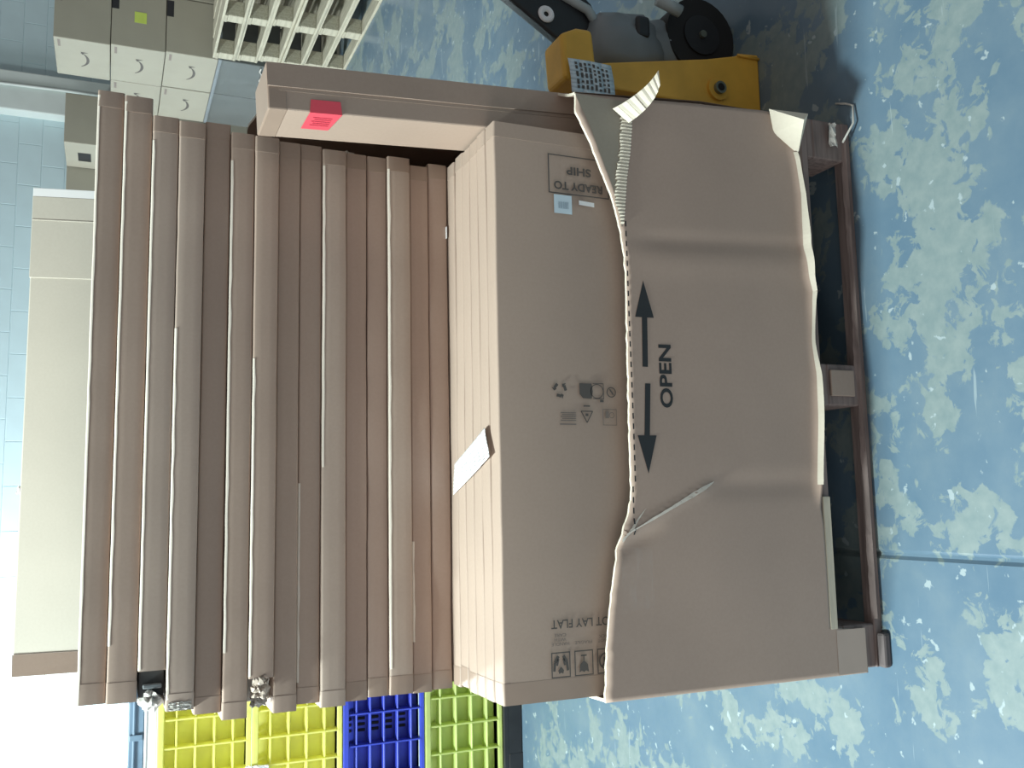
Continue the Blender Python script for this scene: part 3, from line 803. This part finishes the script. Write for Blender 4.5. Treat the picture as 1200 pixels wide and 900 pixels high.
# ================================================================== LARGE PALE CARTON standing on edge behind the stack
tc_ = thing('standing_carton', 'large pale flat carton standing on edge behind the tall stack', 'carton', (.020, .925, .873))
tc_.rotation_euler = (-math.radians(9), 0, math.radians(1.2))
LW, LD, LH = 1.185, .045, .868
MB().bbox(0, LW, 0, LD, 0, LH, r=.003).build('body', 'kraft_pale', tc_)
MB().bbox(.945, LW-.022, -.0022, LD+.001, LH-.30, LH+.0012, r=.001).build('overlapping_flap', 'kraft_pale', tc_)
MB().bbox(1.098, 1.101, -.0034, -.0018, LH-.30, LH, r=.0005).build('fold_ridge', 'kraft_pale', tc_)
MB().bbox(LW-.022, LW+.001, -.0016, LD+.001, LH-.30, LH+.001, r=.001).build('end_tape', 'white_paper', tc_)
MB().add([(.0, 0, LH-.30), (0, 0, LH), (-.050, -.016, LH-.005), (-.046, -.016, LH-.30)], [(0, 1, 2, 3)]).build('end_flap', 'kraft_dark', tc_).modifiers.new('thick', 'SOLIDIFY').thickness = .003
crumple('torn_edge', 'white_paper', tc_, (.40, .002, LH+.003), (.02, .004, .010), .003, 33, n=4, thick=.001)

# ================================================================== CARTONS BY THE PALLETS (far right)
CH, CD, CW = .362, .60, .42
def smile_mesh():
    P = Print(lambda a, b: (-.0015, -a, b)); n = 14      # on a left face: right in view = towards the viewer (-y)
    g0, g1 = math.radians(205), math.radians(335)
    pr = None
    for i in range(n+1):
        t = i/n; g = g0+(g1-g0)*t; th = .008+.026*math.sin(math.pi*min(1, t*1.15))*(.4+.6*t)
        R_ = .125; cur = ((R_*math.cos(g), .06+R_*.75*math.sin(g)), ((R_-th)*math.cos(g), .06+(R_-th)*.75*math.sin(g)))
        if pr: P.poly([pr[0], cur[0], cur[1], pr[1]])
        pr = cur
    P.poly([(.085, .012), (.128, .022), (.120, -.030), (.110, -.002)])
    return P.mesh('smile_arrow', ['faded_ink'])
SM = smile_mesh()
FB = MB().bbox(0, CW, 0, CD-.006, 0, CH-.004, r=.006).mesh('body', ['carton_far'])
TM = MB().box(-.0012, .0, .03, .13, CH-.045, CH-.028).mesh('print_marks', ['pale_ink'])
TPm = MB().box(CW-.15, CW-.03, -.0015, 0, CH-.05, CH-.004).mesh('black_tape', ['black_plastic'])
def smile_carton(loc, label, marks=True, tape=True):
    t = thing('shipping_carton', label, 'carton', loc, 'shipping cartons by the empty pallets')
    inst('body', FB, t)
    if marks:
        inst('smile_arrow', SM, t, (0, CD*.5, CH*.47)); inst('print_marks', TM, t)
    if tape: inst('black_tape', TPm, t)
    return t
ZB = .886
for tier, nm in enumerate(('lower', 'middle', 'upper')):
    sc_ = smile_carton((3.597-.009*tier, 5.20, ZB+tier*CH), '%s smile-arrow carton in the three high column behind the empty pallets' % nm)
    smile_carton((3.597-.009*tier+CW+.006, 5.20, ZB+tier*CH), '%s plain grey carton face to the right of the smile-arrow column' % nm, marks=False)
    if tier == 1: MB().box(.19, .27, -.002, 0, .13, .21).build('lime_label', 'lime_label', sc_)
    if tier < 2:
        smile_carton((3.597-.004*tier, 5.81, ZB+tier*CH), '%s smile-arrow carton of the two high column nearer the wall' % nm, tape=False)
# dark film-wrapped load carrying these cartons
load = thing('wrapped_load', 'dark grey film-wrapped carton load under the smile-arrow cartons', 'carton', (3.60, 5.20, .14))
for k in range(2): MB().bbox(0, .85, .004+.60*k, .60*(k+1)-.002, 0, .742, r=.006).build('body', 'dark_carton', load)
MB().bbox(-.004, .854, -.004, 1.206, .72, .745, r=.004).build('top_sheet', 'grey_plastic', load)
fw = MB()
for i in range(24):
    for j in range(14):
        q = []
        for a, b in ((i, j), (i+1, j), (i+1, j+1), (i, j+1)):
            y = 1.2*a/24; z = .02+.68*b/14
            q.append((-.008-.006*noise.noise(Vector((y*3, z*14, 1))), y, z))
        fw.add(q, [(0, 1, 2, 3)], 0, True)
fw.build('stretch_film', 'stretch_film', load)
MB().tube([(-.012-.004*math.sin(k*2), .02+.05*k, .44-.006*k+.01*math.sin(k*1.9)) for k in range(20)], .006, n=6).build('film_rope', 'film', load)
pallet('wooden_pallet', 'pale wooden pallet under the dark film-wrapped load', (3.60, 5.19, 0), .86, 1.22, .139, ('pale_wood',)*3)
# further column towards the wall
pallet('wooden_pallet', 'pale wooden pallet under the plain cartons by the pilaster', (3.05, 6.52, 0), .86, 1.22, .139, ('pale_wood',)*3)
for tier in range(5):
    t = thing('shipping_carton', ('topmost' if tier == 4 else ['lowest', 'second lowest', 'middle', 'second topmost'][tier])+' plain carton with a dark hand hole, column in front of the pilaster', 'carton', (3.34, 6.56, .141+tier*CH), 'plain cartons by the pilaster')
    inst('body', FB, t)
    MB().box(-.0015, 0, .22, .42, .16, .26).build('hand_hole', 'black_plastic', t)
    t = thing('shipping_carton', ('topmost' if tier == 4 else ['lowest', 'second lowest', 'middle', 'second topmost'][tier])+' plain carton nearest the block wall beside the hand hole cartons', 'carton', (3.06, 7.17, .141+tier*CH), 'plain cartons by the wall')
    inst('body', FB, t); MB().box(.1, .3, -.001, 0, .02, .03).build('print_marks', 'pale_ink', t)

# ================================================================== STACKED PLASTIC CRATES (left)
CX0, CX1, CY0, CY1 = -1.25, -.12, 1.95, 2.62
def crate(name, label, z0, z1, mat, vr, hr, shift=0, slots=False):
    t = thing(name, label, 'crate', (CX0+shift, CY0, z0), 'stacked plastic crates behind the brown stack'); W = CX1-CX0; D = CY1-CY0; h = z1-z0; dp = .05
    sh = MB()
    sh.box(.01, W-.01, dp, dp+.006, .01, h-.01);
    sh.box(.01, .016, dp, D, .01, h-.01); sh.box(W-.016, W-.01, dp, D, .01, h-.01); sh.box(.01, W-.01, dp, D, .01, .018)
    sh.build('wall_shell', mat, t)
    MB().bbox(0, W, -.004, .018, h-.022, h-.001, r=.003).build('top_rim', mat, t)
    MB().bbox(0, W, 0, .016, .001, .018, r=.003).build('bottom_rim', mat, t)
    rb = MB().bbox(0, W, .004, dp, -.003, .003, r=.001, seg=1).mesh('horizontal_rib', [mat])
    for k in range(1, hr+1): inst('horizontal_rib', rb, t, (0, 0, h*k/(hr+1)))
    vb = MB().bbox(-.003, .003, .0, dp, .01, h-.012, r=.001, seg=1).mesh('vertical_rib', [mat])
    for k in range(vr): inst('vertical_rib', vb, t, (W*(k+.5)/vr, 0, 0))
    if slots:
        sl = MB().bbox(0, .011, dp-.004, dp+.001, 0, .030, r=.002, seg=1).mesh('slot', ['dark_hole'])
        for g in (.17, .47, .775):
            for k in range(4):
                for j in range(1, 6): inst('slot', sl, t, (g+k*.021, 0, h*j/(hr+1)+.010))
    return t
MB_ = thing('plastic_pallet', 'black plastic pallet on the floor under the lime crate', 'pallet', (CX0, CY0, 0))
bp_ = MB().bbox(0, CX1-CX0, -.01, CY1-CY0, .060, .080, r=.004); bp_.build('deck', 'black_plastic', MB_)
for x in (.0, .49, .98):
    for y in (0, .27, .54): MB().bbox(x, x+.15, y-.01, y+.13, 0, .060, r=.004).build('foot', 'black_plastic', MB_)
MB().bbox(0, CX1-CX0, -.008, .0, .004, .062, r=.002).build('skirt', 'black_plastic', MB_)
crate('plastic_crate', 'lime green ribbed plastic crate on the black pallet', .081, .398, 'lime_plastic', 11, 4)
crate('plastic_crate', 'royal blue ribbed plastic crate with slots, between lime and yellow crates', .399, .712, 'blue_plastic', 10, 5, slots=True)
crate('plastic_crate', 'yellow ribbed plastic crate directly on top of the blue crate', .713, 1.036, 'yellow_plastic', 12, 4)
crate('plastic_crate', 'upper yellow ribbed plastic crate under the white tray', 1.037, 1.350, 'yellow_plastic', 12, 4)
t = thing('plastic_tray', 'shallow white plastic tray on the upper yellow crate', 'tray', (CX0, CY0, 1.351))
MB().bbox(0, CX1-CX0, .0, .66, 0, .040, r=.004).build('body', 'white_plastic', t); MB().bbox(-.004, CX1-CX0+.004, -.004, .664, .032, .040, r=.003).build('rim', 'white_plastic', t)
t = thing('plastic_tray', 'shallow slate blue plastic tray on top of the crate pile', 'tray', (CX0, CY0, 1.392))
MB().bbox(0, CX1-CX0, .004, .66, 0, .050, r=.004).build('body', 'slate_plastic', t); MB().bbox(-.004, CX1-CX0+.004, -.004, .664, .028, .036, r=.003).build('rim', 'slate_plastic', t)
for k in range(6): MB().bbox(.04+.2*k, .06+.2*k, -.006, .004, .004, .046, r=.002).build('rib', 'slate_plastic', t)
# torn white bag scrap hanging on the yellow crates
o = crumple('plastic_scrap', 'white_plastic', None, (-.560, 1.935, 1.02), (.05, .01, .08), .006, 41, n=7, thick=.0006)
tag(o, 'torn white plastic scrap caught between the two yellow crates', 'scrap')

# ================================================================== PALLET TRUCK (right, behind the bulk carton)
tr = thing('pallet_truck', 'yellow electric pallet truck with black tiller parked beside the pallet', 'pallet truck', (0, 0, 0))
fr_ = MB().prism([(1.345, .0), (1.508, .0), (1.503, .055), (1.494, .070), (1.470, .16), (1.400, .500), (1.345, .500)], 'y', .30, .40)
o = fr_.build('chassis', 'yellow_steel', tr); md = o.modifiers.new('b', 'BEVEL'); md.width = .005; md.segments = 2
o = MB().prism([(1.345, .49), (1.400, .49), (1.478, .497), (1.476, .540), (1.455, .582), (1.345, .575)], 'y', .285, .385).build('chassis_top', 'yellow_steel', tr); md = o.modifiers.new('b', 'BEVEL'); md.width = .012; md.segments = 3
MB().tube([(1.494, .297, .002), (1.494, .297, .068)], .004, n=6).build('weld_bead', 'yellow_steel', tr)
b = MB(); b.cyl((1.391, .292, .135), (0, 1, 0), .030, .008); b.build('boss', 'yellow_steel', tr)
b = MB(); b.cyl((1.391, .282, .135), (0, 1, 0), .016, .012); o = b.build('pivot_pin', 'bolt_steel', tr)
b = MB(); b.cyl((1.391, .2815, .135), (0, 1, 0), .010, .001); b.build('pin_bore', 'dark_hole', o)
for y in (.325, .68):
    MB().prism([(.72, .03), (1.35, .03), (1.35, .085), (.76, .070)], 'y', y, y+.13).build('fork', 'yellow_steel', tr)
# drive unit
def blob(name, mat, c, s, parent, seed, k=.12, sub=3, box=.5):
    bm = bmesh.new(); bmesh.ops.create_icosphere(bm, subdivisions=sub, radius=1); mb = MB()
    for v in bm.verts:
        n_ = v.co.copy(); m_ = max(abs(n_.x), abs(n_.y), abs(n_.z)); q = n_.lerp(n_/m_, box)
        q *= 1+k*noise.noise(n_*1.7+Vector((seed, 0, 0))); v.co = Vector((c[0]+q.x*s[0], c[1]+q.y*s[1], c[2]+q.z*s[2]))
    bm.verts.index_update(); mb.add([v.co[:] for v in bm.verts], [[v.index for v in f.verts] for f in bm.faces], 0, True); bm.free()
    return mb.build(name, mat, parent)
blob('motor_cover', 'grey_plastic', (1.535, .50, .325), (.085, .13, .115), tr, 1)
blob('gear_housing', 'grey_plastic', (1.560, .50, .200), (.075, .10, .080), tr, 4)
MB().bbox(1.535, 1.590, .362, .378, .285, .325, r=.008).build('cover_slot', 'black_plastic', tr)
MB().bbox(1.41, 1.66, .52, .86, .08, .30, r=.03, seg=3).build('drive_base', 'black_plastic', tr)
b = MB(); b.cyl((1.590, .40, .105), (0, 1, 0), .105, .09, n=32); wo = b.build('drive_wheel', 'black_rubber', tr)
b = MB(); b.cyl((1.590, .394, .105), (0, 1, 0), .055, .012, n=24); b.build('wheel_hub', 'black_plastic', wo)
b = MB(); b.cyl((1.590, .386, .105), (0, 1, 0), .010, .012, n=12); b.build('axle_end', 'bolt_steel', wo)
MB().tube([(1.62, .36, .195), (1.63, .36, .225), (1.64, .36, .262)], .016, n=12).build('release_lever', 'light_grey_plastic', tr)
# tiller
tl_ = MB().prism([(1.47, .42), (1.50, .47), (1.61, .645), (1.85, 1.05), (2.00, 1.00), (1.76, .56), (1.64, .41), (1.56, .39)], 'y', .44, .475)
o = tl_.build('tiller', 'black_plastic', tr); md = o.modifiers.new('b', 'BEVEL'); md.width = .008; md.segments = 3
ring = MB(); n = 28
for i in range(n):
    for j in range(8):
        q = []
        for a, b_ in ((i, j), (i+1, j), (i+1, j+1), (i, j+1)):
            g, e = 2*math.pi*a/n, 2*math.pi*b_/8; rr = .0145+.0080*math.cos(e)
            q.append((1.585+rr*math.cos(g), .437-.005*math.sin(e), .545+rr*math.sin(g)))
        ring.add(q, [(0, 1, 2, 3)], 0, True)
ring.build('button_ring', 'white_plastic', tr)
MB().tube([(1.575, .43, .40), (1.615, .43, .43), (1.655, .44, .52)], .012, n=10).build('cable_clip', 'light_grey_plastic', tr)
# printed sheet taped to the truck
pp = MB()
for i in range(8):
    a0_, a1_ = i/8, (i+1)/8
    def pt(a, b): return (1.300+.090*a, .262+.016*a*a-.004*math.sin(3*b), .455+.030*(1-a)*0+.115*b+.020*a*0)
    for j in range(4): pp.add([pt(a0_, j/4), pt(a1_, j/4), pt(a1_, (j+1)/4), pt(a0_, (j+1)/4)], [(0, 1, 2, 3)], 0, True)
ps = pp.build('printed_sheet', 'blue_white_paper'); ps.modifiers.new('thick', 'SOLIDIFY').thickness = .0005
tag(ps, 'white printed sheet stuck on the side of the yellow pallet truck', 'paper')
pl = MB(); r = random.Random(77)
for j in range(8):
    x = .12
    while x < .86:
        wd = r.uniform(.05, .16); b0_ = .12+.1*j
        q = [pt(x, b0_), pt(min(x+wd, .9), b0_), pt(min(x+wd, .9), b0_+.055), pt(x, b0_+.055)]
        pl.add([(p[0], p[1]-.0012, p[2]) for p in q], [(0, 1, 2, 3)]); x += wd+r.uniform(.03, .08)
pl.build('printed_lines', 'faded_ink', ps)

# ================================================================== small floor-level things
o = crumple('film_scrap', 'film', None, (1.165, -.012, .055), (.055, .008, .020), .004, 51, n=6, thick=.0005)
tag(o, 'crumpled clear film scrap snagged on the right pallet block', 'film')
o = MB().tube([(1.15, -.010, .030), (1.19, -.03, .014), (1.235, -.025, .006), (1.25, .0, .004), (1.262, .03, .004)], .0025, n=6).build('strap_end', 'film')
tag(o, 'thin clear strap end curling from the right pallet corner onto the floor', 'strap')
